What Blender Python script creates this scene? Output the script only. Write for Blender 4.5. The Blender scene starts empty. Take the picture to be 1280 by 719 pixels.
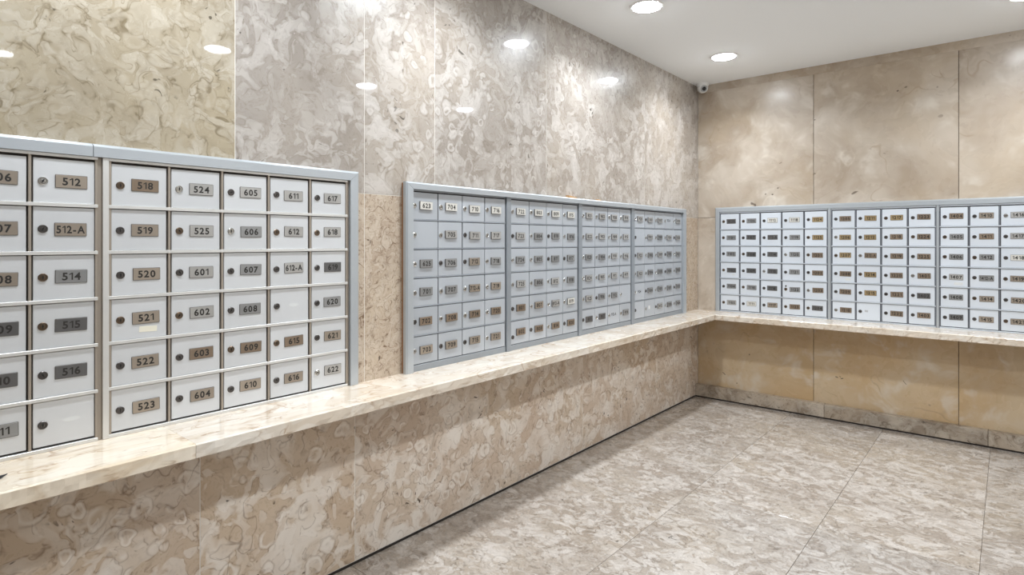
import bpy, bmesh, math, random
from mathutils import Vector, Matrix

# ------------------------------------------------------------------ camera, world, exposure
SC = bpy.context.scene
COL = SC.collection
IMG_W, IMG_H, FOCAL, HORIZON = 1280.0, 719.0, 735.09, 302.0
cam_d = bpy.data.cameras.new('camera'); cam = bpy.data.objects.new('camera', cam_d); COL.objects.link(cam)
cam.location = (2.004, -4.798, 1.294)
cam.rotation_euler = (math.pi / 2, 0, math.radians(40.2))
cam_d.sensor_width = 36.0; cam_d.sensor_fit = 'HORIZONTAL'
cam_d.lens = 36.0 * FOCAL / IMG_W
cam_d.shift_y = -(IMG_H / 2 - HORIZON) / IMG_W
cam_d.clip_start = 0.02
SC.camera = cam
world = bpy.data.worlds.new('world'); SC.world = world; world.use_nodes = True
world.node_tree.nodes['Background'].inputs[0].default_value = (0.9, 0.95, 1.0, 1)
world.node_tree.nodes['Background'].inputs[1].default_value = 0.3
SC.view_settings.view_transform = 'Standard'; SC.view_settings.look = 'None'
SC.view_settings.gamma = 1.0; SC.view_settings.use_curve_mapping = False
SC.view_settings.exposure = 0.0
LAMP_STRENGTH = 80.0     # what the flush diffuser shows
LAMP_WATTS = 11.2        # beam of each downlight
LAMP_SPREAD = 140.0      # beam angle in degrees
LAMP_COLOR = (0.89, 0.95, 1.0)

H = 2.6            # ceiling height
LEDGE_TOP, LEDGE_BOT = 0.724, 0.680
LEFT_D, BACK_D = 0.257, 0.283
rnd = random.Random(7)


# ------------------------------------------------------------------ node helper
class NT:
    def __init__(self, name):
        self.m = bpy.data.materials.new(name); self.m.use_nodes = True
        self.t = self.m.node_tree; self.n = self.t.nodes; self.l = self.t.links
        self.bsdf = self.n['Principled BSDF']

    def put(self, sock, v):
        if isinstance(v, bpy.types.NodeSocket): self.l.new(v, sock)
        elif isinstance(v, (tuple, list)) and len(v) == 3 and sock.type == 'RGBA': sock.default_value = (*v, 1)
        else: sock.default_value = v

    def pos(self):
        return self.n.new('ShaderNodeNewGeometry').outputs['Position']

    def rand(self):
        return self.n.new('ShaderNodeObjectInfo').outputs['Random']

    def vm(self, op, a, b=None, sc=None):
        d = self.n.new('ShaderNodeVectorMath'); d.operation = op
        self.put(d.inputs[0], a)
        if b is not None: self.put(d.inputs[1], b)
        if sc is not None: self.put(d.inputs['Scale'], sc)
        return d.outputs[0]

    def ma(self, op, a, b=None, clamp=False):
        d = self.n.new('ShaderNodeMath'); d.operation = op; d.use_clamp = clamp
        self.put(d.inputs[0], a)
        if b is not None: self.put(d.inputs[1], b)
        return d.outputs[0]

    def noise(self, v, scale, detail=2.0, rough=0.5, dist=0.0, color=False):
        d = self.n.new('ShaderNodeTexNoise')
        self.put(d.inputs['Vector'], v)
        d.inputs['Scale'].default_value = scale; d.inputs['Detail'].default_value = detail
        d.inputs['Roughness'].default_value = rough; d.inputs['Distortion'].default_value = dist
        return d.outputs['Color' if color else 'Fac']

    def voro(self, v, scale, feature='F1', rnd=1.0):
        d = self.n.new('ShaderNodeTexVoronoi'); d.feature = feature
        self.put(d.inputs['Vector'], v); d.inputs['Scale'].default_value = scale
        d.inputs['Randomness'].default_value = rnd
        return d

    def smooth(self, x, a, b, lo=0.0, hi=1.0):
        d = self.n.new('ShaderNodeMapRange'); d.interpolation_type = 'SMOOTHSTEP'; d.clamp = True
        self.put(d.inputs[0], x)
        d.inputs[1].default_value = a; d.inputs[2].default_value = b
        d.inputs[3].default_value = lo; d.inputs[4].default_value = hi
        return d.outputs[0]

    def band(self, x, c, w):
        """1 at x == c, falling to 0 at distance w"""
        return self.smooth(self.ma('ABSOLUTE', self.ma('SUBTRACT', x, c)), 0.0, w, 1.0, 0.0)

    def mix(self, f, a, b, mode='MIX'):
        d = self.n.new('ShaderNodeMix'); d.data_type = 'RGBA'; d.blend_type = mode
        self.put(d.inputs[0], f); self.put(d.inputs[6], a); self.put(d.inputs[7], b)
        return d.outputs[2]

    def mul(self, *a):
        r = a[0]
        for x in a[1:]: r = self.ma('MULTIPLY', r, x)
        return r

    def set(self, **k):
        for key, v in k.items(): self.put(self.bsdf.inputs[key.replace('_', ' ')], v)
        return self.m


def plain(name, col, rough=0.5, metal=0.0, jitter=0.0, **k):
    t = NT(name)
    c = col
    if jitter:
        f = t.ma('ADD', t.ma('MULTIPLY', t.rand(), 2 * jitter), 1 - jitter)
        c = t.vm('SCALE', col, sc=f)
    t.set(Base_Color=c, Roughness=rough, Metallic=metal)
    for kk, v in k.items(): t.put(t.bsdf.inputs[kk.replace('_', ' ')], v)
    return t.m


def fossil_marble(name, base, base2, light, line, stain, scale=1.0, light_amt=1.0, line_amt=1.0, stain_amt=0.5,
                  speck_amt=1.0, rough=0.25, coat=0.0, coat_rough=0.03, slab_shift=0.46, tint=0.06, squash=None,
                  stain_scale=1.1, rings=1.0, flame=9.0, soft_w=0.045):
    """fossil limestone: flame-like pale shell fragments with darker rims, broken rings, hair veins and pits"""
    t = NT(name)
    r = t.rand()
    p = t.pos()
    off = t.n.new('ShaderNodeCombineXYZ')
    for i, k in enumerate((7.3, 11.7, 5.1)): t.put(off.inputs[i], t.ma('MULTIPLY', r, k * slab_shift))
    p = t.vm('ADD', p, off.outputs[0])
    if squash: p = t.vm('MULTIPLY', p, squash)
    half = (0.5, 0.5, 0.5)
    # two-step domain warp makes the curls
    w1 = t.vm('SUBTRACT', t.noise(p, 3.2 * scale, 2.0, color=True), half)
    q1 = t.vm('ADD', p, t.vm('SCALE', w1, sc=0.30 / scale))
    w2 = t.vm('SUBTRACT', t.noise(q1, 8.0 * scale, 2.0, color=True), half)
    q = t.vm('ADD', q1, t.vm('SCALE', w2, sc=0.16 / scale))
    soft = t.vm('ADD', p, t.vm('SCALE', w2, sc=0.075 / scale))
    cloud = t.noise(q1, 2.2 * scale, 4.0, 0.6)
    col = t.mix(t.smooth(cloud, 0.34, 0.66), base, base2)
    st = t.noise(p, stain_scale * scale, 3.0, 0.55)
    col = t.mix(t.ma('MULTIPLY', t.smooth(st, 0.40, 0.66), stain_amt), col, stain)
    # flowing streaks
    flow = t.noise(q, 4.0 * scale, 3.0, 0.6)
    fl = t.band(t.ma('FRACT', t.ma('MULTIPLY', flow, 9.0)), 0.5, 0.28)
    fine = t.noise(soft, 22.0 * scale, 3.0, 0.65)
    col = t.mix(t.mul(fl, t.smooth(fine, 0.42, 0.62), 0.30 * line_amt), col, line)
    mask = t.noise(p, 2.6 * scale, 2.0)
    # flame shaped fragments, each with a brownish rim on its edge
    for sc_, sd, th, amt in ((flame * 0.55, 0.0, 0.545, 0.55), (flame, 5.3, 0.535, 0.75), (flame * 1.8, 9.9, 0.545, 0.60)):
        n = t.noise(t.vm('ADD', q, (sd, -sd, sd * 0.5)), sc_ * scale, 1.5, 0.45)
        patch = t.mul(t.smooth(n, th - (soft_w - 0.045) / 2, th + (soft_w + 0.045) / 2), t.smooth(mask, 0.36, 0.56, 0.35, 1.0))
        rim = t.mul(t.band(n, th - 0.012, 0.022), t.smooth(fine, 0.45, 0.60))
        col = t.mix(t.ma('MULTIPLY', rim, 0.50 * line_amt, True), col, line)
        col = t.mix(t.ma('MULTIPLY', patch, amt * light_amt, True), col, light)
    # broken rings
    for sc_, sd, c_ring, w_ring, th in ((7.0, 2.0, 0.31, 0.10, 0.60), (11.5, 3.7, 0.30, 0.12, 0.62)):
        qq = t.vm('ADD', soft, (sd, sd * 0.7, -sd))
        v = t.voro(qq, sc_ * scale)
        sep = t.n.new('ShaderNodeSeparateColor'); t.put(sep.inputs[0], v.outputs['Color'])
        d = v.outputs['Distance']
        on = t.smooth(sep.outputs[0], th, th + 0.05)
        brk = t.smooth(t.noise(qq, sc_ * 0.9 * scale, 1.0), 0.38, 0.55)
        col = t.mix(t.ma('MULTIPLY', t.mul(t.band(d, c_ring + w_ring, 0.05), on, brk), 0.35 * line_amt * rings, True), col, line)
        col = t.mix(t.ma('MULTIPLY', t.mul(t.band(d, c_ring, w_ring), on, brk), 0.8 * light_amt * rings, True), col, light)
    # hair veins
    vein = t.mul(t.band(t.noise(q1, 4.0 * scale, 2.0), 0.5, 0.010), t.smooth(t.noise(p, 3.3 * scale, 1.0), 0.50, 0.60))
    col = t.mix(t.ma('MULTIPLY', vein, 0.6 * line_amt, True), col, line)
    # pits
    pit = t.mul(t.smooth(t.noise(q, 30.0 * scale, 1.0), 0.68, 0.73), t.smooth(t.noise(p, 4.5 * scale, 1.0), 0.55, 0.66))
    col = t.mix(t.ma('MULTIPLY', pit, 0.85 * speck_amt, True), col, tuple(x * 0.35 for x in line))
    # slab-to-slab tone
    f = t.ma('ADD', t.ma('MULTIPLY', r, 2 * tint), 1 - tint)
    col = t.vm('SCALE', col, sc=f)
    rr = t.smooth(fine, 0.3, 0.7, rough * 0.8, rough * 1.25)
    t.set(Base_Color=col, Roughness=rr)
    t.bsdf.inputs['Coat Weight'].default_value = coat
    t.bsdf.inputs['Coat Roughness'].default_value = coat_rough
    return t.m


def cloud_marble(name, c0, c1, c2):
    """smooth honey beige stone of the back wall"""
    t = NT(name)
    r = t.rand(); p = t.pos()
    off = t.n.new('ShaderNodeCombineXYZ')
    for i, k in enumerate((3.3, 5.7, 2.1)): t.put(off.inputs[i], t.ma('MULTIPLY', r, k))
    p = t.vm('ADD', p, off.outputs[0])
    w1 = t.vm('SUBTRACT', t.noise(p, 2.4, 2.0, color=True), (0.5, 0.5, 0.5))
    q = t.vm('ADD', p, t.vm('SCALE', w1, sc=0.35))
    a = t.noise(q, 2.4, 4.0, 0.6); b = t.noise(q, 6.5, 3.0, 0.6); c = t.noise(t.vm('ADD', q, (4.0, 1.0, 2.0)), 1.5, 3.0, 0.55)
    col = t.mix(t.smooth(a, 0.32, 0.68), c0, c1)
    col = t.mix(t.ma('MULTIPLY', t.smooth(c, 0.45, 0.68), 0.5), col, c2)
    col = t.mix(t.ma('MULTIPLY', t.smooth(b, 0.52, 0.72), 0.5), col, (0.69, 0.635, 0.56))
    v = t.voro(q, 5.0)
    sep = t.n.new('ShaderNodeSeparateColor'); t.put(sep.inputs[0], v.outputs['Color'])
    ring = t.mul(t.band(v.outputs['Distance'], 0.32, 0.07), t.smooth(sep.outputs[0], 0.66, 0.7), t.smooth(b, 0.42, 0.6))
    col = t.mix(t.ma('MULTIPLY', ring, 0.30), col, (0.72, 0.65, 0.55))
    vein = t.mul(t.band(t.noise(q, 3.2, 2.0), 0.5, 0.012), t.smooth(t.noise(p, 3.0, 1.0), 0.54, 0.64))
    col = t.mix(t.ma('MULTIPLY', vein, 0.45), col, (0.30, 0.21, 0.13))
    pit = t.mul(t.smooth(t.noise(q, 22.0, 1.0), 0.71, 0.76), t.smooth(t.noise(p, 3.0, 1.0), 0.54, 0.66))
    col = t.mix(t.ma('MULTIPLY', pit, 0.8), col, (0.10, 0.07, 0.05))
    t.set(Base_Color=col, Roughness=t.smooth(b, 0.3, 0.7, 0.24, 0.34))
    return t.m


M = {}
M['wall_stone'] = fossil_marble('polished_yellow_fossil_marble', (0.335, 0.28, 0.20), (0.40, 0.345, 0.265), (0.53, 0.475, 0.39),
                                (0.17, 0.125, 0.065), (0.41, 0.335, 0.215), scale=1.5, rough=0.27, coat=0.8, coat_rough=0.03,
                                stain_amt=0.6, light_amt=0.6, line_amt=1.25, rings=0.5, soft_w=0.06)
M['wall_grey'] = fossil_marble('polished_grey_fossil_marble', (0.30, 0.26, 0.225), (0.355, 0.315, 0.28), (0.54, 0.50, 0.465),
                               (0.19, 0.15, 0.115), (0.42, 0.35, 0.27), scale=1.4, rough=0.30, coat=0.8, coat_rough=0.035,
                               stain_amt=0.35, light_amt=0.75, line_amt=0.75, rings=1.3, tint=0.04, soft_w=0.065)
M['strip_stone'] = fossil_marble('pink_beige_fossil_marble', (0.44, 0.345, 0.26), (0.50, 0.41, 0.32), (0.60, 0.52, 0.43),
                                 (0.18, 0.11, 0.065), (0.52, 0.405, 0.285), scale=2.0, rough=0.3, coat=0.6, coat_rough=0.03,
                                 stain_amt=0.4, light_amt=0.45, line_amt=1.7, rings=0.6)
M['low_stone'] = fossil_marble('brown_fossil_marble', (0.55, 0.425, 0.325), (0.65, 0.545, 0.45), (0.80, 0.735, 0.665),
                               (0.17, 0.10, 0.055), (0.49, 0.35, 0.21), scale=1.55, rough=0.32, coat=0.25, coat_rough=0.08,
                               stain_amt=0.5, light_amt=0.85, line_amt=0.85, speck_amt=1.2, rings=1.0, flame=6.5, soft_w=0.08)
M['floor_stone'] = fossil_marble('grey_fossil_floor_marble', (0.29, 0.243, 0.203), (0.36, 0.315, 0.275), (0.54, 0.495, 0.455),
                                 (0.12, 0.09, 0.065), (0.36, 0.295, 0.22), scale=1.9, rough=0.26, coat=0.25, coat_rough=0.04,
                                 stain_amt=0.4, light_amt=0.8, line_amt=1.1, tint=0.08, squash=(0.85, 1.15, 1.0), rings=0.9, soft_w=0.06)
for nm, k0, k1, k2, k3 in (('ledge_yellow', (0.67, 0.53, 0.375), (0.76, 0.645, 0.50), (0.84, 0.77, 0.665), (0.74, 0.53, 0.315)),
                           ('ledge_stone', (0.66, 0.56, 0.45), (0.74, 0.655, 0.555), (0.83, 0.775, 0.70), (0.70, 0.56, 0.415))):
    M[nm] = fossil_marble('cream_' + nm, k0, k1, k2, (0.36, 0.22, 0.12), k3, scale=1.0, rough=0.22, coat=0.4, coat_rough=0.05,
                          stain_amt=0.5, light_amt=0.6, line_amt=0.9, speck_amt=0.4, squash=(1.0, 0.6, 1.2), rings=0.3)
M['base_stone'] = fossil_marble('stained_base_marble', (0.43, 0.345, 0.26), (0.53, 0.455, 0.37), (0.60, 0.54, 0.46),
                                (0.12, 0.08, 0.05), (0.15, 0.105, 0.07), scale=1.6, rough=0.35, stain_amt=0.75, line_amt=1.0,
                                light_amt=0.35, stain_scale=2.6, rings=0.3)
M['back_stone'] = cloud_marble('pale_beige_marble', (0.37, 0.295, 0.225), (0.53, 0.46, 0.385), (0.46, 0.36, 0.25))
M['back_low_bounce'] = cloud_marble('beige_marble_warm_bounce', (0.50, 0.355, 0.205), (0.59, 0.465, 0.315), (0.55, 0.37, 0.19))  # lower panels: warm bounce light painted into the back wall's stone colour
M['grout_light'] = plain('pale_grout', (0.80, 0.77, 0.72), 0.8)
M['grout_dark'] = plain('dark_grout', (0.10, 0.075, 0.055), 0.9)
M['black_gap'] = plain('black_sealant', (0.018, 0.012, 0.009), 0.7)
M['ceiling'] = plain('white_ceiling_paint', (0.91, 0.93, 0.945), 0.85)
M['door'] = plain('satin_grey_aluminium', (0.63, 0.64, 0.655), 0.42, 0.25, 0.05)
M['door_blue'] = plain('satin_blue_grey_aluminium', (0.45, 0.475, 0.51), 0.40, 0.25, 0.06)
M['door_back'] = plain('pale_blue_grey_aluminium', (0.66, 0.70, 0.755), 0.40, 0.2, 0.04)
M['rail'] = plain('bright_aluminium_rail', (0.70, 0.69, 0.67), 0.38, 0.45)
M['divider'] = plain('bronze_tinted_aluminium', (0.36, 0.31, 0.26), 0.45, 0.4)
M['rail_blue'] = plain('blue_grey_aluminium_rail', (0.60, 0.64, 0.69), 0.4, 0.45)
M['divider_blue'] = plain('dark_blue_grey_aluminium', (0.22, 0.24, 0.28), 0.5, 0.4)
M['trim'] = plain('brushed_aluminium_trim', (0.50, 0.535, 0.57), 0.36, 0.55)
M['post_blue'] = plain('blue_grey_post', (0.31, 0.335, 0.365), 0.42, 0.45)
M['inside'] = plain('dark_mailbox_inside', (0.055, 0.045, 0.04), 0.8)
M['board'] = plain('brown_backing_board', (0.27, 0.13, 0.05), 0.7)
PL = {'S': plain('silver_plate', (0.45, 0.44, 0.425), 0.34, 0.5, 0.06), 'W': plain('warm_nickel_plate', (0.37, 0.315, 0.26), 0.36, 0.6, 0.08),
      'G': plain('grey_plate', (0.30, 0.30, 0.30), 0.38, 0.5, 0.08), 'D': plain('dark_grey_plate', (0.15, 0.147, 0.147), 0.4, 0.6, 0.1),
      'B': plain('brown_plate', (0.27, 0.205, 0.15), 0.4, 0.6, 0.1), 'Y': plain('brass_plate', (0.43, 0.32, 0.175), 0.36, 0.7, 0.1),
      'C': plain('cream_plate', (0.64, 0.62, 0.575), 0.42, 0.2, 0.05)}
M['plate_edge'] = plain('dark_plate_edge', (0.13, 0.12, 0.11), 0.5, 0.3)
M['ink'] = plain('black_engraving', (0.02, 0.017, 0.015), 0.6)
LK = [plain('steel_lock', (0.50, 0.49, 0.47), 0.25, 0.95), plain('dark_lock', (0.12, 0.11, 0.105), 0.35, 0.8),
      plain('bronze_lock', (0.18, 0.135, 0.10), 0.3, 0.9)]
M['keyhole'] = plain('keyhole_black', (0.008, 0.007, 0.007), 0.6)
M['paper'] = plain('paper_sticker', (0.78, 0.74, 0.62), 0.7)
M['paper_grey'] = plain('worn_glue_residue', (0.66, 0.67, 0.67), 0.7)
M['white_plastic'] = plain('white_plastic', (0.80, 0.80, 0.79), 0.4)
M['grey_plastic'] = plain('grey_plastic', (0.42, 0.43, 0.44), 0.35)
M['lens'] = plain('black_glass_lens', (0.008, 0.008, 0.01), 0.06)
M['wood'] = plain('rough_brown_wood', (0.42, 0.24, 0.10), 0.75)
M['black_plastic'] = plain('black_plastic', (0.02, 0.02, 0.024), 0.35)
M['hall'] = plain('beige_hall_paint', (0.53, 0.49, 0.44), 0.5)
em = NT('lamp_diffuser'); em.set(Base_Color=(1, 1, 1)); em.put(em.bsdf.inputs['Emission Color'], LAMP_COLOR)
em.bsdf.inputs['Emission Strength'].default_value = LAMP_STRENGTH; M['lamp'] = em.m


# ------------------------------------------------------------------ mesh helpers
def mesh(name, verts, faces, mats=(), mi=None, smooth=False):
    me = bpy.data.meshes.new(name); me.from_pydata(verts, [], faces)
    for m in mats: me.materials.append(m)
    if mi: me.polygons.foreach_set('material_index', mi)
    if smooth: me.polygons.foreach_set('use_smooth', [True] * len(me.polygons))
    me.update(); return me


def box_vf(x0, x1, y0, y1, z0, z1, b=0.0):
    """axis box, with chamfered edges when b > 0"""
    if b <= 0:
        v = [(x, y, z) for x in (x0, x1) for y in (y0, y1) for z in (z0, z1)]
        return v, [(0, 1, 3, 2), (4, 6, 7, 5), (0, 4, 5, 1), (2, 3, 7, 6), (0, 2, 6, 4), (1, 5, 7, 3)]
    bm = bmesh.new(); bmesh.ops.create_cube(bm, size=1.0)
    for q in bm.verts:
        q.co = Vector((x0 if q.co.x < 0 else x1, y0 if q.co.y < 0 else y1, z0 if q.co.z < 0 else z1))
    bmesh.ops.bevel(bm, geom=list(bm.edges), offset=b, segments=1, affect='EDGES')
    bm.verts.index_update()
    v = [tuple(q.co) for q in bm.verts]; f = [tuple(w.index for w in g.verts) for g in bm.faces]
    bm.free(); return v, f


_cache = {}


def box_mesh(name, dims, mat, b=0.0):
    key = (tuple(round(d, 5) for d in dims), mat.name, b)
    if key not in _cache:
        v, f = box_vf(*dims, b); _cache[key] = mesh(name, v, f, [mat])
    return _cache[key]


def obj(name, me, parent=None, loc=(0, 0, 0), rot=None):
    o = bpy.data.objects.new(name, me); COL.objects.link(o); o.location = loc
    if rot: o.rotation_euler = rot
    if parent: o.parent = parent
    return o


def tag(o, label=None, cat=None, group=None, kind=None):
    for k, v in (('label', label), ('category', cat), ('group', group), ('kind', kind)):
        if v: o[k] = v
    return o


def empty(name, loc, rz=0.0):
    o = obj(name, None, None, loc); o.rotation_euler = (0, 0, rz); o.empty_display_size = 0.05; return o


def lathe_vf(prof, n=20, axis='z', close=True):
    """prof: (radius, height) pairs from one end to the other"""
    v, f = [], []
    for r, h in prof:
        for i in range(n):
            a = 2 * math.pi * i / n
            c, s = r * math.cos(a), r * math.sin(a)
            v.append((c, s, h) if axis == 'z' else (c, h, s) if axis == 'y' else (h, c, s))
    for k in range(len(prof) - 1):
        for i in range(n):
            j = (i + 1) % n; f.append((k * n + i, k * n + j, (k + 1) * n + j, (k + 1) * n + i))
    if close:
        f.append(tuple(range(n))[::-1]); f.append(tuple(range((len(prof) - 1) * n, len(prof) * n)))
    return v, f


# ------------------------------------------------------------------ room shell
ROOM_X, HALL_X, HALL_Y, FRONT_Y = 2.75, 4.7, -3.45, -6.4


def structure(name, dims, mat, label, cat):
    v, f = box_vf(*dims); return tag(obj(name, mesh(name, v, f, [mat])), label, cat, kind='structure')


floor = structure('floor', (-0.2, HALL_X + 0.2, FRONT_Y - 0.2, 0.2, -0.12, -0.004), M['grout_dark'],
                  'polished grey beige fossil marble floor of large slabs', 'floor')
ceiling = structure('ceiling', (-0.2, HALL_X + 0.2, FRONT_Y - 0.2, 0.2, H, H + 0.1), M['ceiling'],
                    'smooth flat white painted ceiling with round downlights', 'ceiling')
wall_left = structure('wall_left', (-0.2, -0.0008, FRONT_Y - 0.2, 0.2, 0.0, H), M['grout_light'],
                      'long glossy fossil marble wall carrying two mailbox banks', 'wall')
wall_back = structure('wall_back', (-0.003, HALL_X, 0.006, 0.2, 0.0, H), M['grout_dark'],
                      'end wall of honey beige marble panels with one mailbox bank', 'wall')
structure('wall_right', (ROOM_X, ROOM_X + 0.12, HALL_Y, 0.0, 0.0, H), M['hall'], 'plain beige side wall facing the mailboxes, out of frame', 'wall')
structure('wall_return', (ROOM_X + 0.12, HALL_X, HALL_Y, HALL_Y + 0.12, 0.0, H), M['hall'], 'plain beige return wall beside the hall, out of frame', 'wall')
structure('wall_hall', (HALL_X, HALL_X + 0.2, FRONT_Y, HALL_Y + 0.12, 0.0, H), M['hall'], 'plain beige end wall of the hall, out of frame', 'wall')
structure('wall_front', (0.0, HALL_X, FRONT_Y - 0.2, FRONT_Y, 0.0, H), M['hall'], 'plain beige wall behind the viewer, out of frame', 'wall')

G = 0.0013   # half joint


def panel_x(y0, y1, z0, z1, mat, b=0.0002, g=G):
    """stone panel lying on the left wall"""
    me = box_mesh('stone_panel', (-0.0007, 0.0, -(y1 - y0) / 2 + g, (y1 - y0) / 2 - g, -(z1 - z0) / 2 + g, (z1 - z0) / 2 - g), mat, b)
    return obj('stone_panel', me, wall_left, (0, (y0 + y1) / 2, (z0 + z1) / 2))


def panel_y(x0, x1, z0, z1, mat, b=0.0008, g=0.0016):
    me = box_mesh('stone_panel', (-(x1 - x0) / 2 + g, (x1 - x0) / 2 - g, 0.0, 0.0059, -(z1 - z0) / 2 + g, (z1 - z0) / 2 - g), mat, b)
    return obj('stone_panel', me, wall_back, ((x0 + x1) / 2, 0, (z0 + z1) / 2))


JZ = 1.490
ups = [FRONT_Y, -5.6, -4.75, -3.881, -3.357, -2.973, -2.124, -0.944, 0.0]
for a, b in zip(ups, ups[1:]): panel_x(a, b, JZ, H, M['wall_stone' if b < -3.8 else 'wall_grey'])
for a, b in ((FRONT_Y, -5.6), (-5.6, -5.12), (-3.46, -3.357), (-3.357, -3.10), (-0.36, 0.0)):
    panel_x(a, b, LEDGE_TOP - 0.02, JZ, M['strip_stone'])
lows = [FRONT_Y, -5.3, -4.62, -3.994, -3.402, -1.75, 0.0]
for a, b in zip(lows, lows[1:]): panel_x(a, b, 0.011, LEDGE_TOP - 0.02, M['low_stone'])
bx = [0.0, 0.892, 1.754, 2.61, ROOM_X]
for a, b in zip(bx, bx[1:]):
    panel_y(a, b, JZ + 0.003, H - 0.06, M['back_stone'])
    panel_y(a, b, 0.1, LEDGE_TOP - 0.02, M['back_low_bounce'])
panel_y(0.0, ROOM_X, H - 0.0614, H, M['back_stone'], g=0.0)
panel_y(0.0, 0.23, LEDGE_TOP - 0.02, JZ + 0.003, M['back_stone'])
panel_y(2.43, ROOM_X, LEDGE_TOP - 0.02, JZ + 0.003, M['back_stone'])
# black open joint along the foot of the left wall
v, f = box_vf(-0.0006, 0.0015, FRONT_Y, -0.055, 0.0, 0.0105); obj('floor_joint', mesh('floor_joint', v, f, [M['black_gap']]), wall_left)
# small chips knocked into the back wall
for (x, z, l, h, a) in ((0.222, 0.213, 0.028, 0.005, -0.65), (1.046, 0.306, 0.018, 0.006, -0.3), (1.080, 0.301, 0.016, 0.006, 0.35),
                        (1.068, 0.312, 0.012, 0.004, -0.6), (0.326, 0.150, 0.006, 0.008, 0.0), (1.46, 0.33, 0.03, 0.003, -0.9),
                        (0.60, 1.66, 0.012, 0.008, 0.2), (0.90, 1.80, 0.012, 0.006, 0.0), (1.42, 2.33, 0.012, 0.009, 0.3),
                        (0.66, 1.90, 0.02, 0.004, 0.5), (0.90, 2.2, 0.010, 0.006, 0.0)):
    obj('stone_chip', box_mesh('stone_chip', (-l / 2, l / 2, -0.0003, 0.003, -h / 2, h / 2), M['grout_dark'], 0.0), wall_back, (x, 0, z), (0, -a, 0))

# baseboard of the back wall
bb = empty('baseboard_back', (0, 0, 0)); tag(bb, 'dirty stained marble baseboard along the end wall', 'baseboard', kind='structure')
bs = [0.0, 0.974, 1.904, ROOM_X]
for a, b in zip(bs, bs[1:]):
    v, f = box_vf(a + 0.001, b - 0.001, -0.054, -0.0005, 0.010, 0.104, 0.002); obj('stone_block', mesh('stone_block', v, f, [M['base_stone']]), bb)
v, f = box_vf(0.0, ROOM_X, -0.050, -0.001, 0.0, 0.010); obj('floor_joint', mesh('floor_joint', v, f, [M['black_gap']]), bb)

# floor slabs
fx = [0.0, 0.752, 1.343, 1.915, 2.50, 3.09, 3.68, HALL_X]
fy_a = [FRONT_Y, -5.5, -4.3, -3.08, -1.86, -0.64, 0.0]
fy_b = [FRONT_Y, -4.9, -3.42, -2.13, -0.0]
for i, (a, b) in enumerate(zip(fx, fx[1:])):
    ys = fy_b if i == 0 else fy_a if i % 2 else [FRONT_Y, -5.5, -4.3, -3.08, -1.86, 0.0]
    for c, d in zip(ys, ys[1:]):
        if a >= ROOM_X - 0.3 and c > HALL_Y - 0.3 and a > ROOM_X: continue
        g = 0.0008
        me = box_mesh('floor_slab', (-(b - a) / 2 + g, (b - a) / 2 - g, -(d - c) / 2 + g, (d - c) / 2 - g, -0.0039, 0.0), M['floor_stone'], 0.0006)
        obj('floor_slab', me, floor, ((a + b) / 2, (c + d) / 2, 0))


# ------------------------------------------------------------------ ledges
def ledge(parent, x0, x1, y0, y1, mat, rough_edge):
    """slab with a slightly hewn front edge; rough_edge = 'x' or 'y' names the front face"""
    bm = bmesh.new()
    n = 160
    r = random.Random(3)
    L = (y1 - y0) if rough_edge == 'x' else (x1 - x0)
    rows = []
    prof = [(0.0, LEDGE_BOT), (0.97, LEDGE_BOT), (1.0, LEDGE_BOT + 0.004), (1.0, LEDGE_BOT + 0.02), (1.0, LEDGE_TOP - 0.004), (0.985, LEDGE_TOP), (0.0, LEDGE_TOP)]
    j = 0.0
    for i in range(n + 1):
        s = i / n; row = []
        for k, (d, z) in enumerate(prof):
            j = r.uniform(-0.0016, 0.0012) if k in (2, 3) else r.uniform(-0.0006, 0.0004) if k == 4 else 0
            zz = z + (r.uniform(-0.0012, 0.0012) if k == 1 else 0)
            if rough_edge == 'x': row.append(bm.verts.new((x0 + (x1 - x0) * d + j, y0 + L * s, zz)))
            else: row.append(bm.verts.new((x0 + L * s, y1 - (y1 - y0) * d - j, zz)))
        rows.append(row)
    m = len(prof)
    for a, b in zip(rows, rows[1:]):
        for k in range(m):
            bm.faces.new((a[k], a[(k + 1) % m], b[(k + 1) % m], b[k]))
    bm.faces.new(rows[0]); bm.faces.new(rows[-1][::-1])
    bmesh.ops.recalc_face_normals(bm, faces=bm.faces)
    me = bpy.data.meshes.new('stone_slab'); bm.to_mesh(me); bm.free(); me.materials.append(M[mat])
    return obj('stone_slab', me, parent)


lg = empty('marble_ledge', (0, 0, 0)); tag(lg, 'long cream marble ledge under the two mailbox banks of the glossy wall', 'ledge')
ledge(lg, 0.0, LEFT_D, FRONT_Y, -4.108, 'ledge_yellow', 'x')
ledge(lg, 0.0, LEFT_D, -4.1075, -0.0005, 'ledge_stone', 'x')  # whiter than the near slab; reflected sheen partly put into its colour
lg = empty('marble_ledge', (0, 0, 0)); tag(lg, 'cream marble ledge under the mailbox bank of the end wall', 'ledge')
ledge(lg, LEFT_D + 0.0015, ROOM_X, -BACK_D, -0.0005, 'ledge_stone', 'y')

# ------------------------------------------------------------------ lettering: one flat glyph per character
GLYPH = {}


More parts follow.
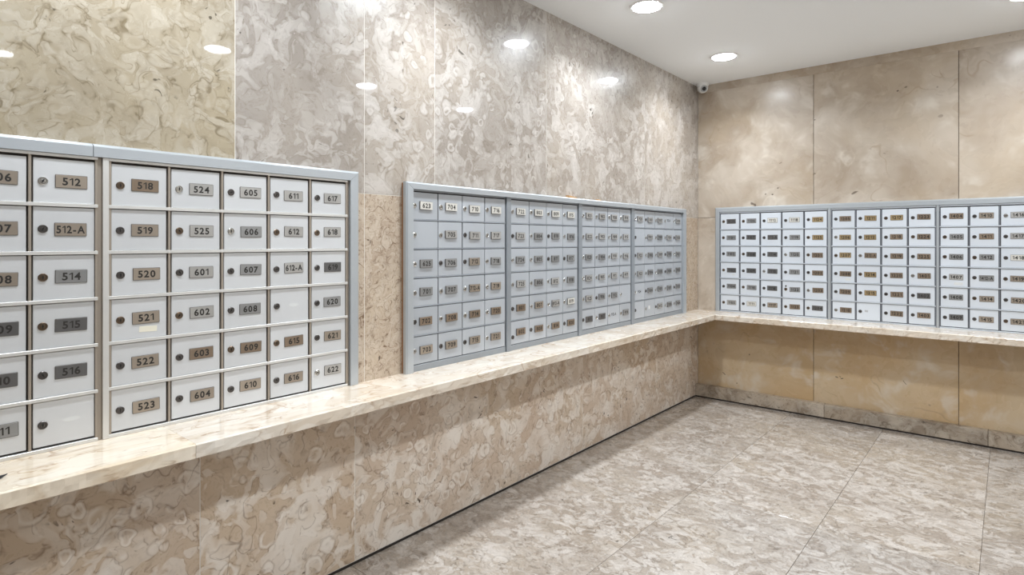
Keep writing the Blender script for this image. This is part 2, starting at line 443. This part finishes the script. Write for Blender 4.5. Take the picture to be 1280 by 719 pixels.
def glyph(ch):
    if ch == '1':
        return ([(0.0, 0.47), (0.0, 0.56), (0.20, 0.70), (0.31, 0.70), (0.31, 0.0), (0.19, 0.0), (0.19, 0.57)], [(0, 6, 2, 1), (6, 5, 4, 3), (6, 3, 2)], 0.31)
    if ch not in GLYPH:
        cu = bpy.data.curves.new('glyph', 'FONT'); cu.body = ch; cu.size = 1.0; cu.resolution_u = 3; cu.offset = 0.028
        o = bpy.data.objects.new('glyph', cu); COL.objects.link(o)
        bpy.context.view_layer.update()
        me = bpy.data.meshes.new_from_object(o.evaluated_get(bpy.context.evaluated_depsgraph_get()))
        v = [(q.co.x, q.co.y) for q in me.vertices]; f = [tuple(p.vertices) for p in me.polygons]
        xs = [a for a, b in v]
        GLYPH[ch] = ([(a - min(xs), b) for a, b in v], f, max(xs) - min(xs))
        bpy.data.meshes.remove(me); bpy.data.objects.remove(o); bpy.data.curves.remove(cu)
    return GLYPH[ch]


def text_vf(s, size, maxw, y):
    """flat characters centred on the origin in the local x-z plane at depth y"""
    gs = [glyph(c) for c in s]; gap = 0.11
    w = sum(g[2] for g in gs) + gap * (len(gs) - 1)
    sx = min(size, maxw / w)
    v, f = [], []; x = -w / 2
    for gv, gf, gw in gs:
        b = len(v)
        v += [((x + a) * sx, y, (c - 0.35) * size) for a, c in gv]
        f += [tuple(b + i for i in t) for t in gf]
        x += gw + gap
    return v, f


def plate_mesh(num, mat, th, w=0.074, h=0.037):
    v, f = box_vf(-w / 2, w / 2, -th, 0.0, -h / 2, h / 2, 0.0013)
    mi = [0 if all(abs(v[i][1] + th) < 1e-6 for i in t) else 2 for t in f]
    if num:
        tv, tf = text_vf(num, 0.0285, w * 0.88, -th - 0.0003); b = len(v)
        v = v + tv; f = f + [tuple(b + i for i in t) for t in tf]; mi += [1] * len(tf)
    return mesh('number_plate', v, f, [mat, M['ink'], M['plate_edge']], mi)


def lock_mesh(mat):
    v, f = lathe_vf([(0.0112, 0.0), (0.0112, -0.0020), (0.0098, -0.0034), (0.0080, -0.0034), (0.0074, -0.0022), (0.0066, -0.0026), (0.0, -0.0030)], 18, 'y', False)
    mi = [0] * len(f)
    for bxd in ((-0.0011, 0.0011, -0.0036, -0.0026, -0.0052, 0.0052), (-0.0023, 0.0023, -0.0036, -0.0026, -0.001, 0.0018)):
        bv, bf = box_vf(*bxd); b = len(v); v += bv; f += [tuple(b + i for i in t) for t in bf]; mi += [1] * len(bf)
    return mesh('lock', v, f, [mat, M['keyhole']], mi)


LOCKS = [lock_mesh(m) for m in LK]
LOCKROT = [0, 0, 0.5, -0.5, 1.2]


def number_run(start_floor, start_no, count):
    """apartment numbers in order; 12 is followed by 12-A, 13 is skipped, so is floor 13"""
    seq = [str(i) if i != 13 else '12-A' for i in range(1, 26)]
    seq = ['%02d' % i if i != 13 else '12-A' for i in range(1, 26)]
    fl, k, out = start_floor, start_no - 1, []
    for _ in range(count):
        out.append('%d%s' % (fl, seq[k])); k += 1
        if k == 25: k = 0; fl += 1 + (fl == 12)
    return out


# ------------------------------------------------------------------ mailbox unit
def mailbox_unit(origin, rz, width, ncol, z_top, z_bot, nums, tones, style, label, blank=(), ink_only=(), stickers=(), extra_hole=(), skip_cols=0):
    """local axes: x to the right along the wall, -y into the room, z up; rows run down each column"""
    u = empty('mailbox_unit', origin, rz); tag(u, label, 'mailboxes', 'wall mailbox units')
    st = dict(left=dict(face=-0.0105, back=-0.0035, rail=-0.0155, door='door', r='rail', dv='divider', gapx=0.0042, rw=0.0062, rh=0.0095, gz=0.0026, lock=0.185, plate=0.60, th=0.0022),
              mid=dict(face=-0.0205, back=-0.0135, rail=-0.0215, door='door_blue', r='post_blue', dv='divider_blue', gapx=0.0021, rw=0.0, rh=0.0055, gz=0.0032, lock=0.105, plate=0.515, th=0.0065),
              back=dict(face=-0.0105, back=-0.0035, rail=-0.0150, door='door_back', r='rail_blue', dv='divider_blue', gapx=0.0040, rw=0.0035, rh=0.0075, gz=0.0032, lock=0.185, plate=0.58, th=0.0022))[style]
    zb = origin[2]
    pitch = width / ncol; rp = (z_top - z_bot) / 6
    v, f = box_vf(0, width, st['back'], -0.0004, 0.0, z_top - zb + 0.006); obj('housing', mesh('housing', v, f, [M['inside']]), u)
    for k in range(7):     # horizontal rails; the lowest reaches down to the ledge, the top one up to the trim
        z = z_top - zb - k * rp
        z0, z1 = z - st['rh'] / 2, z + st['rh'] / 2
        if k == 6: z0, z1 = 0.0, max(z1 - st['rh'] / 2, 0.006)
        if k == 0: z0, z1 = z, z + 0.008
        obj('shelf_rail', box_mesh('shelf_rail', (0, width, st['rail'], st['back'] - 0.0002, 0, z1 - z0), M[st['r']], 0.0006), u, (0, 0, z0))
    if st['rw']:
        for k in range(ncol + 1):
            w = st['rw']; x = k * pitch
            x = min(max(x, w / 2 + 0.0002), width - w / 2 - 0.0002)
            obj('divider', box_mesh('divider', (-w / 2, w / 2, st['rail'] + 0.0022, st['back'] - 0.0001, 0.0065, z_top - zb), M[st['dv']], 0.0), u, (x, 0, 0))
    dw = pitch - st['rw'] - 2 * st['gapx']; dh = rp - st['rh'] - st['gz']
    dmesh = box_mesh('door', (-dw / 2, dw / 2, st['face'], st['back'] - 0.0006, -dh / 2, dh / 2), M[st['door']], 0.0011)
    i = 0
    for c in range(ncol):
        for r in range(6):
            num = nums[i] if i < len(nums) else None
            tone = tones[c][r]; i += 1
            jx = rnd.uniform(-0.0007, 0.0007); ry = rnd.uniform(-0.0012, 0.0012)
            if style == 'mid': jx = rnd.choice((0, 0, 0.0, 0.0012, -0.0010)); ry = rnd.uniform(-0.002, 0.002)
            d = obj('door', dmesh, u, ((c + 0.5) * pitch + jx, 0, z_top - zb - (r + 0.5) * rp - st['gz'] * 0.3), (0, ry, 0))
            lx = (st['lock'] - 0.5) * pitch; lz = rnd.uniform(-0.002, 0.001)
            if style == 'mid' and (c, r) == (0, 5) and num == '802': lz = -0.022
            lk = obj('lock', LOCKS[rnd.choice((0, 1, 1, 1, 2, 2) if style != 'mid' else (0, 0, 1))], d, (lx, st['face'], lz), (0, rnd.choice(LOCKROT), 0))
            if (c, r) in extra_hole:
                hv, hf = lathe_vf([(0.006, 0.0), (0.006, -0.0012), (0.0, -0.0014)], 12, 'y', False)
                obj('extra_lock_hole', mesh('extra_lock_hole', hv, hf, [M['keyhole']]), d, (lx + 0.001, st['face'], lz + 0.024))
            px = (st['plate'] - 0.5) * pitch + rnd.uniform(-0.002, 0.002); pz = rnd.uniform(-0.002, 0.002) + 0.001
            if (c, r) in ink_only:
                tv, tf = text_vf(num, 0.026, 0.06, 0.0)
                obj('number', mesh('number', tv, tf, [M['ink']]), d, (px - 0.004, st['face'] - 0.0003, pz))
            elif (c, r) in blank:
                if style == 'left':       # pale patch where the plate came off
                    n = 18; tv = [(0.020 * math.cos(2 * math.pi * q / n) * (1 + 0.12 * math.sin(3 * q)), 0, 0.007 * math.sin(2 * math.pi * q / n)) for q in range(n)]
                    obj('glue_mark', mesh('glue_mark', tv, [tuple(range(n))], [M['paper_grey']]), d, (px, st['face'] - 0.0002, pz))
            else:
                obj('number_plate', plate_mesh(num, PL[tone], st['th']), d, (px, st['face'], pz), (0, rnd.uniform(-0.02, 0.02), 0))
            for (sc_, sr, w, h, dx, dz, mt) in stickers:
                if (sc_, sr) == (c, r):
                    obj('sticker', box_mesh('sticker', (-w / 2, w / 2, -0.0004, 0, -h / 2, h / 2), M[mt]), d, (px + dx, st['face'], dz), (0, 0.03, 0))
    return u


LEFT_RZ = math.pi / 2
ZL = LEDGE_TOP + 0.0002
# left bank: numbers 506..622; the boxes further left lie outside the frame and carry no numbers
mailbox_unit((0, -5.042, ZL), LEFT_RZ, 0.764, 5, 1.527, 0.734, [None] * 18 + number_run(5, 6, 12),
             ['SSSSSS', 'WWWWWW', 'WWWWWW', 'WWWDDG', 'WWGDDW'], 'left',
             'grey mailbox unit numbered 506 to 516, cut by the left edge', blank=((4, 5),))
mailbox_unit((0, -4.251, ZL), LEFT_RZ, 0.804, 5, 1.527, 0.734, number_run(5, 18, 30),
             ['BWWWWW', 'SSSSBW', 'SGGGBW', 'SSSSBW', 'SSDGWS'], 'left',  # browns low in the columns partly paint the ledge mirrored in the plates
             'grey mailbox unit numbered 518 to 622, ending beside the bare marble strip', blank=((3, 3),),
             stickers=((0, 3, 0.048, 0.017, 0.006, -0.034, 'paper'),))
# middle bank; brown of the lower plate rows stands in for the ledge's reflection
mid_n = number_run(6, 23, 102)
mailbox_unit((0, -3.127, ZL), LEFT_RZ, 0.622, 4, 1.516, 0.752, mid_n[:24], ['CSGGBW', 'CSGGBW', 'CSWWBW', 'CSGWBW'], 'mid',
             'blue-grey mailbox unit numbered 623 to 721, nearest of the four in its bank', blank=((0, 1),))
mailbox_unit((0, -2.463, ZL), LEFT_RZ, 0.625, 4, 1.516, 0.752, mid_n[24:48], ['CSGSBB', 'CGGGWB', 'CGGSSB', 'CGGGCB'], 'mid',
             'blue-grey mailbox unit numbered 722 to 820, second in its bank of four')
mailbox_unit((0, -1.795, ZL), LEFT_RZ, 0.608, 4, 1.516, 0.752, mid_n[48:72], ['SSGSSD', 'SSGSGD', 'SSSSGD', 'SSSSSG'], 'mid',
             'blue-grey mailbox unit numbered 821 to 919, third in its bank of four', blank=((3, 4),), ink_only=((2, 5),))
mailbox_unit((0, -1.140, ZL), LEFT_RZ, 0.775, 5, 1.516, 0.752, mid_n[72:102], ['SSSSSS', 'SSGGGS', 'SGSGGS', 'SSGGGG', 'SSGGGG'], 'mid',
             'blue-grey mailbox unit numbered 920 to 1024, five columns wide, nearest the corner', blank=((0, 1), (0, 5), (1, 5)), ink_only=((3, 0), (0, 4)),
             stickers=((1, 5, 0.024, 0.024, -0.012, 0.004, 'paper_grey'),))
# bank of the end wall
back_n = number_run(10, 25, 84)
mailbox_unit((0.193, 0, ZL), 0, 0.795, 5, 1.524, 0.733, back_n[:30], ['DGGDGS', 'GDDDGC', 'CDDDDW', 'CGGGGB', 'YYBBBD'], 'back',
             'blue-grey mailbox unit numbered 1025 to 1204, nearest the corner on the end wall',
             extra_hole=((3, 4),), stickers=((0, 3, 0.022, 0.008, 0.016, -0.036, 'paper_grey'),))
mailbox_unit((1.014, 0, ZL), 0, 0.620, 4, 1.524, 0.733, back_n[30:54], ['BYYBBB', 'YYBYYB', 'YBBBBB', 'BBBBDB'], 'back',
             'mailbox unit numbered 1205 to 1403 with brownish plates, middle of the end wall', blank=((1, 5),),
             stickers=((0, 3, 0.032, 0.018, 0.016, -0.040, 'paper_grey'), (1, 5, 0.020, 0.014, -0.024, 0.004, 'grey_plastic')))
mailbox_unit((1.654, 0, ZL), 0, 0.765, 5, 1.524, 0.733, back_n[54:72], ['BGGSGD', 'WBGGWW', 'SSCWWW', 'SSSSSS', 'SSSSSS'], 'back',
             'mailbox unit numbered 1404 to 1421 on the end wall, cut by the right edge',
             stickers=((0, 3, 0.046, 0.018, 0.012, -0.042, 'paper_grey'), (2, 0, 0.034, 0.022, 0.024, 0.0, 'paper'), (2, 2, 0.040, 0.022, 0.020, 0.0, 'paper')))


# ------------------------------------------------------------------ trim frames
def prism(name, poly_out, d0, d1, parent, mat, base=0.0):
    """poly_out: four (x, z): outer a, outer b, inner b, inner a; outer edge d0 deep, inner edge d1 deep"""
    (ax, az), (bx_, bz), (cx_, cz), (dx, dz) = poly_out
    v = [(ax, base, az), (bx_, base, bz), (cx_, base, cz), (dx, base, dz),
         (ax, -d0, az), (bx_, -d0, bz), (cx_, -d1, cz), (dx, -d1, dz)]
    # a step in the face near the outer edge gives the moulding its lip
    fz = 0.22
    e = [(ax + (dx - ax) * fz, -d1, az + (dz - az) * fz), (bx_ + (cx_ - bx_) * fz, -d1, bz + (cz - bz) * fz)]
    v += e
    f = [(0, 1, 2, 3), (4, 5, 9, 8), (8, 9, 6, 7), (0, 4, 8, 7, 3), (1, 2, 6, 9, 5), (0, 1, 5, 4), (3, 7, 6, 2)]
    bm = bmesh.new(); bv = [bm.verts.new(q) for q in v]
    for t in f: bm.faces.new([bv[i] for i in t])
    bmesh.ops.recalc_face_normals(bm, faces=bm.faces)
    me = bpy.data.meshes.new(name); bm.to_mesh(me); bm.free(); me.materials.append(mat)
    return obj(name, me, parent)


def frame(origin, rz, width, top, side_l, side_r, th, d0, d1, label, splits=(), posts=(), board=0.0, post_d=0.014, post_mat='trim'):
    """trim around a bank: width outside to outside, top = height above ledge, th = top rail width"""
    fr = empty('mailbox_trim_frame', origin, rz); tag(fr, label, 'trim frame', 'mailbox trim frames')
    xs = [0.0] + list(splits) + [width]
    for k, (a, b) in enumerate(zip(xs, xs[1:])):
        a2 = a + 0.0008 if k else a; b2 = b - 0.0008 if b < width else b
        prism('top_rail', ((a2, top), (b2, top), (b2 - (side_r if b == width else 0), top - th), (a2 + (side_l if k == 0 else 0), top - th)), d0, d1, fr, M['trim'], -board)
    e = 0.0007
    prism('side_rail', ((0, 0), (0, top - e), (side_l - e, top - th - e), (side_l - e, 0)), d0, d1, fr, M['trim'], -board)
    prism('side_rail', ((width, 0), (width, top - e), (width - side_r + e, top - th - e), (width - side_r + e, 0)), d0, d1, fr, M['trim'], -board)
    for (a, b, *rest) in posts:
        pd = rest[1] if rest else post_d; pm = rest[0] if rest else post_mat
        v, f = box_vf(a, b, -pd, -0.0004 - board * 0.9, 0.0, top - th - 0.0002, 0.001); obj('post', mesh('post', v, f, [M[pm]]), fr)
    if board:
        v, f = box_vf(0.004, side_l - 0.002, -board, -0.0002, 0.0, top - 0.004); obj('backing_board', mesh('backing_board', v, f, [M['board']]), fr)
        v, f = box_vf(width - side_r + 0.002, width - 0.004, -board, -0.0002, 0.0, top - 0.004); obj('backing_board', mesh('backing_board', v, f, [M['board']]), fr)
    return fr


frame((0, -5.09, ZL), LEFT_RZ, 1.697, 0.8485, 0.046, 0.044, 0.0372, 0.010, 0.020, 'wide grey metal trim around the mailboxes nearest the viewer',
      splits=(0.800,), posts=((0.8232, 0.8388), (0.8124, 0.8230, 'divider', 0.009), (1.6432, 1.6526, 'divider', 0.009)), post_d=0.0165, post_mat='rail')
frame((0, -3.168, ZL), LEFT_RZ, 2.871, 0.8285, 0.040, 0.066, 0.030, 0.030, 0.036, 'projecting blue-grey trim around the bank of four mailbox units',
      posts=((0.669, 0.7035), (1.334, 1.3715), (1.985, 2.0265)), board=0.0135, post_d=0.027, post_mat='post_blue')
frame((0.153, 0, ZL), 0, 2.31, 0.848, 0.039, 0.042, 0.038, 0.010, 0.019, 'blue-grey metal trim around the mailbox bank of the end wall',
      posts=((0.838, 0.8575), (1.484, 1.4985)), post_d=0.0165)


# ------------------------------------------------------------------ ceiling downlights (the room's lamps)
def downlight(x, y, label):
    t = empty('ceiling_downlight', (x, y, H)); tag(t, label, 'ceiling light', 'round ceiling downlights')
    v, f = lathe_vf([(0.078, -0.0002), (0.094, -0.0002), (0.094, -0.003), (0.090, -0.0065), (0.080, -0.007), (0.078, -0.004)], 40, 'z', False)
    f = f + [tuple(((5 * 40) + i, (5 * 40) + (i + 1) % 40, (i + 1) % 40, i)) for i in range(40)]
    obj('trim_ring', mesh('trim_ring', v, f, [M['white_plastic']]), t)
    v, f = lathe_vf([(0.030, -0.0150), (0.055, -0.0138), (0.070, -0.0105), (0.0775, -0.0050), (0.0775, -0.0005)], 40, 'z', True)
    obj('diffuser', mesh('diffuser', v, f, [M['lamp']]), t)
    ld = bpy.data.lights.new('lamp_beam', 'AREA'); ld.shape = 'DISK'; ld.size = 0.15; ld.energy = LAMP_WATTS
    ld.color = LAMP_COLOR; ld.spread = math.radians(LAMP_SPREAD)
    obj('lamp_beam', ld, t, (0, 0, -0.0165))
    return t


for x, y, lb in ((0.470, -0.670, 'round white downlight nearest the security camera'),
                 (0.470, -1.825, 'round white downlight cut by the top edge of the photo'),
                 (0.470, -3.03, 'round downlight above the near mailboxes, above the frame'),
                 (2.090, -0.670, 'round downlight near the end wall, seen mirrored in the glossy wall'),
                 (2.095, -1.830, 'round downlight mirrored beside the near bank corner, second from end wall'),
                 (2.085, -3.045, 'round downlight mirrored above the near mailbox bank, third from end wall'),
                 (0.470, -4.22, 'round downlight over the ledge behind the viewer, outside the frame'),
                 (2.090, -4.22, 'round downlight over the viewer, outside the frame'),
                 (3.310, -3.99, 'round downlight of the side hall, mirrored at the left edge')):
    downlight(x, y, lb)

# ------------------------------------------------------------------ security camera in the corner
sc_ = empty('security_camera', (0.066, -0.062, H)); tag(sc_, 'small white dome security camera in the ceiling corner', 'security camera')
v, f = lathe_vf([(0.050, -0.0002), (0.050, -0.012), (0.047, -0.020), (0.040, -0.026)], 32); obj('mount_base', mesh('mount_base', v, f, [M['white_plastic']], smooth=False), sc_)
look = Vector((0.62, -0.70, -0.42)).normalized()
ball = obj('camera_ball', None, None)
bpy.data.objects.remove(ball)
n = 14
prof = [(max(0.0005, 0.043 * math.sin(math.pi * k / n)), -0.043 * math.cos(math.pi * k / n)) for k in range(n + 1) if -math.cos(math.pi * k / n) < 0.80]
prof += [(0.0255, 0.0350), (0.0235, 0.0320)]
v, f = lathe_vf(prof, 32, 'z', True)
ball = obj('camera_ball', mesh('camera_ball', v, f, [M['white_plastic']], smooth=True), sc_, (0.004, -0.004, -0.036)); ball.rotation_euler = look.to_track_quat('Z', 'Y').to_euler()
v, f = lathe_vf([(0.0165, 0.0322), (0.0165, 0.0345), (0.012, 0.0352), (0.0, 0.0355)], 28, 'z', False)
obj('lens_window', mesh('lens_window', v, f, [M['lens']], smooth=True), ball)
v, f = lathe_vf([(0.0285, 0.0322), (0.0275, 0.0352), (0.0175, 0.0360), (0.0168, 0.0335)], 28, 'z', False)
obj('lens_ring', mesh('lens_ring', v, f, [M['grey_plastic']], smooth=True), ball)


# ------------------------------------------------------------------ small loose things
def shim(y, length, h, label):
    z = LEDGE_TOP + 0.8285 + 0.0004
    v = [(-0.014, -length / 2, 0), (0.012, -length / 2, 0), (0.012, length / 2, 0), (-0.014, length / 2, 0),
         (-0.013, -length / 2 + 0.004, h), (0.010, -length / 2 + 0.006, h * 0.9), (0.011, length / 2 - 0.003, h * 0.35), (-0.012, length / 2 - 0.005, h * 0.4)]
    f = [(3, 2, 1, 0), (4, 5, 6, 7), (0, 1, 5, 4), (1, 2, 6, 5), (2, 3, 7, 6), (3, 0, 4, 7)]
    tag(obj('wood_chip', mesh('wood_chip', v, f, [M['wood']]), None, (0.018, y, z)), label, 'wood chip', 'wood chips on the trim')


shim(-1.900, 0.085, 0.014, 'longer brown wood chip lying on top of the mailbox trim')
shim(-1.600, 0.032, 0.008, 'tiny brown wood chip on the mailbox trim, nearer the corner')

pn = empty('pen', (0.143, -4.498, LEDGE_TOP + 0.0045)); tag(pn, 'black pen tip on the cream ledge at the left edge', 'pen')
v, f = lathe_vf([(0.0011, 0.0), (0.0016, 0.004), (0.0038, 0.018), (0.0040, 0.020)], 12); tip = obj('tip', mesh('tip', v, f, [M['black_plastic']]), pn)
v, f = lathe_vf([(0.0040, 0.0202), (0.0044, 0.030), (0.0044, 0.125), (0.0038, 0.132)], 12); brl = obj('barrel', mesh('barrel', v, f, [M['black_plastic']]), pn)
pn.rotation_euler = Vector((0.62, -0.78, 0.0)).to_track_quat('Z', 'Y').to_euler()
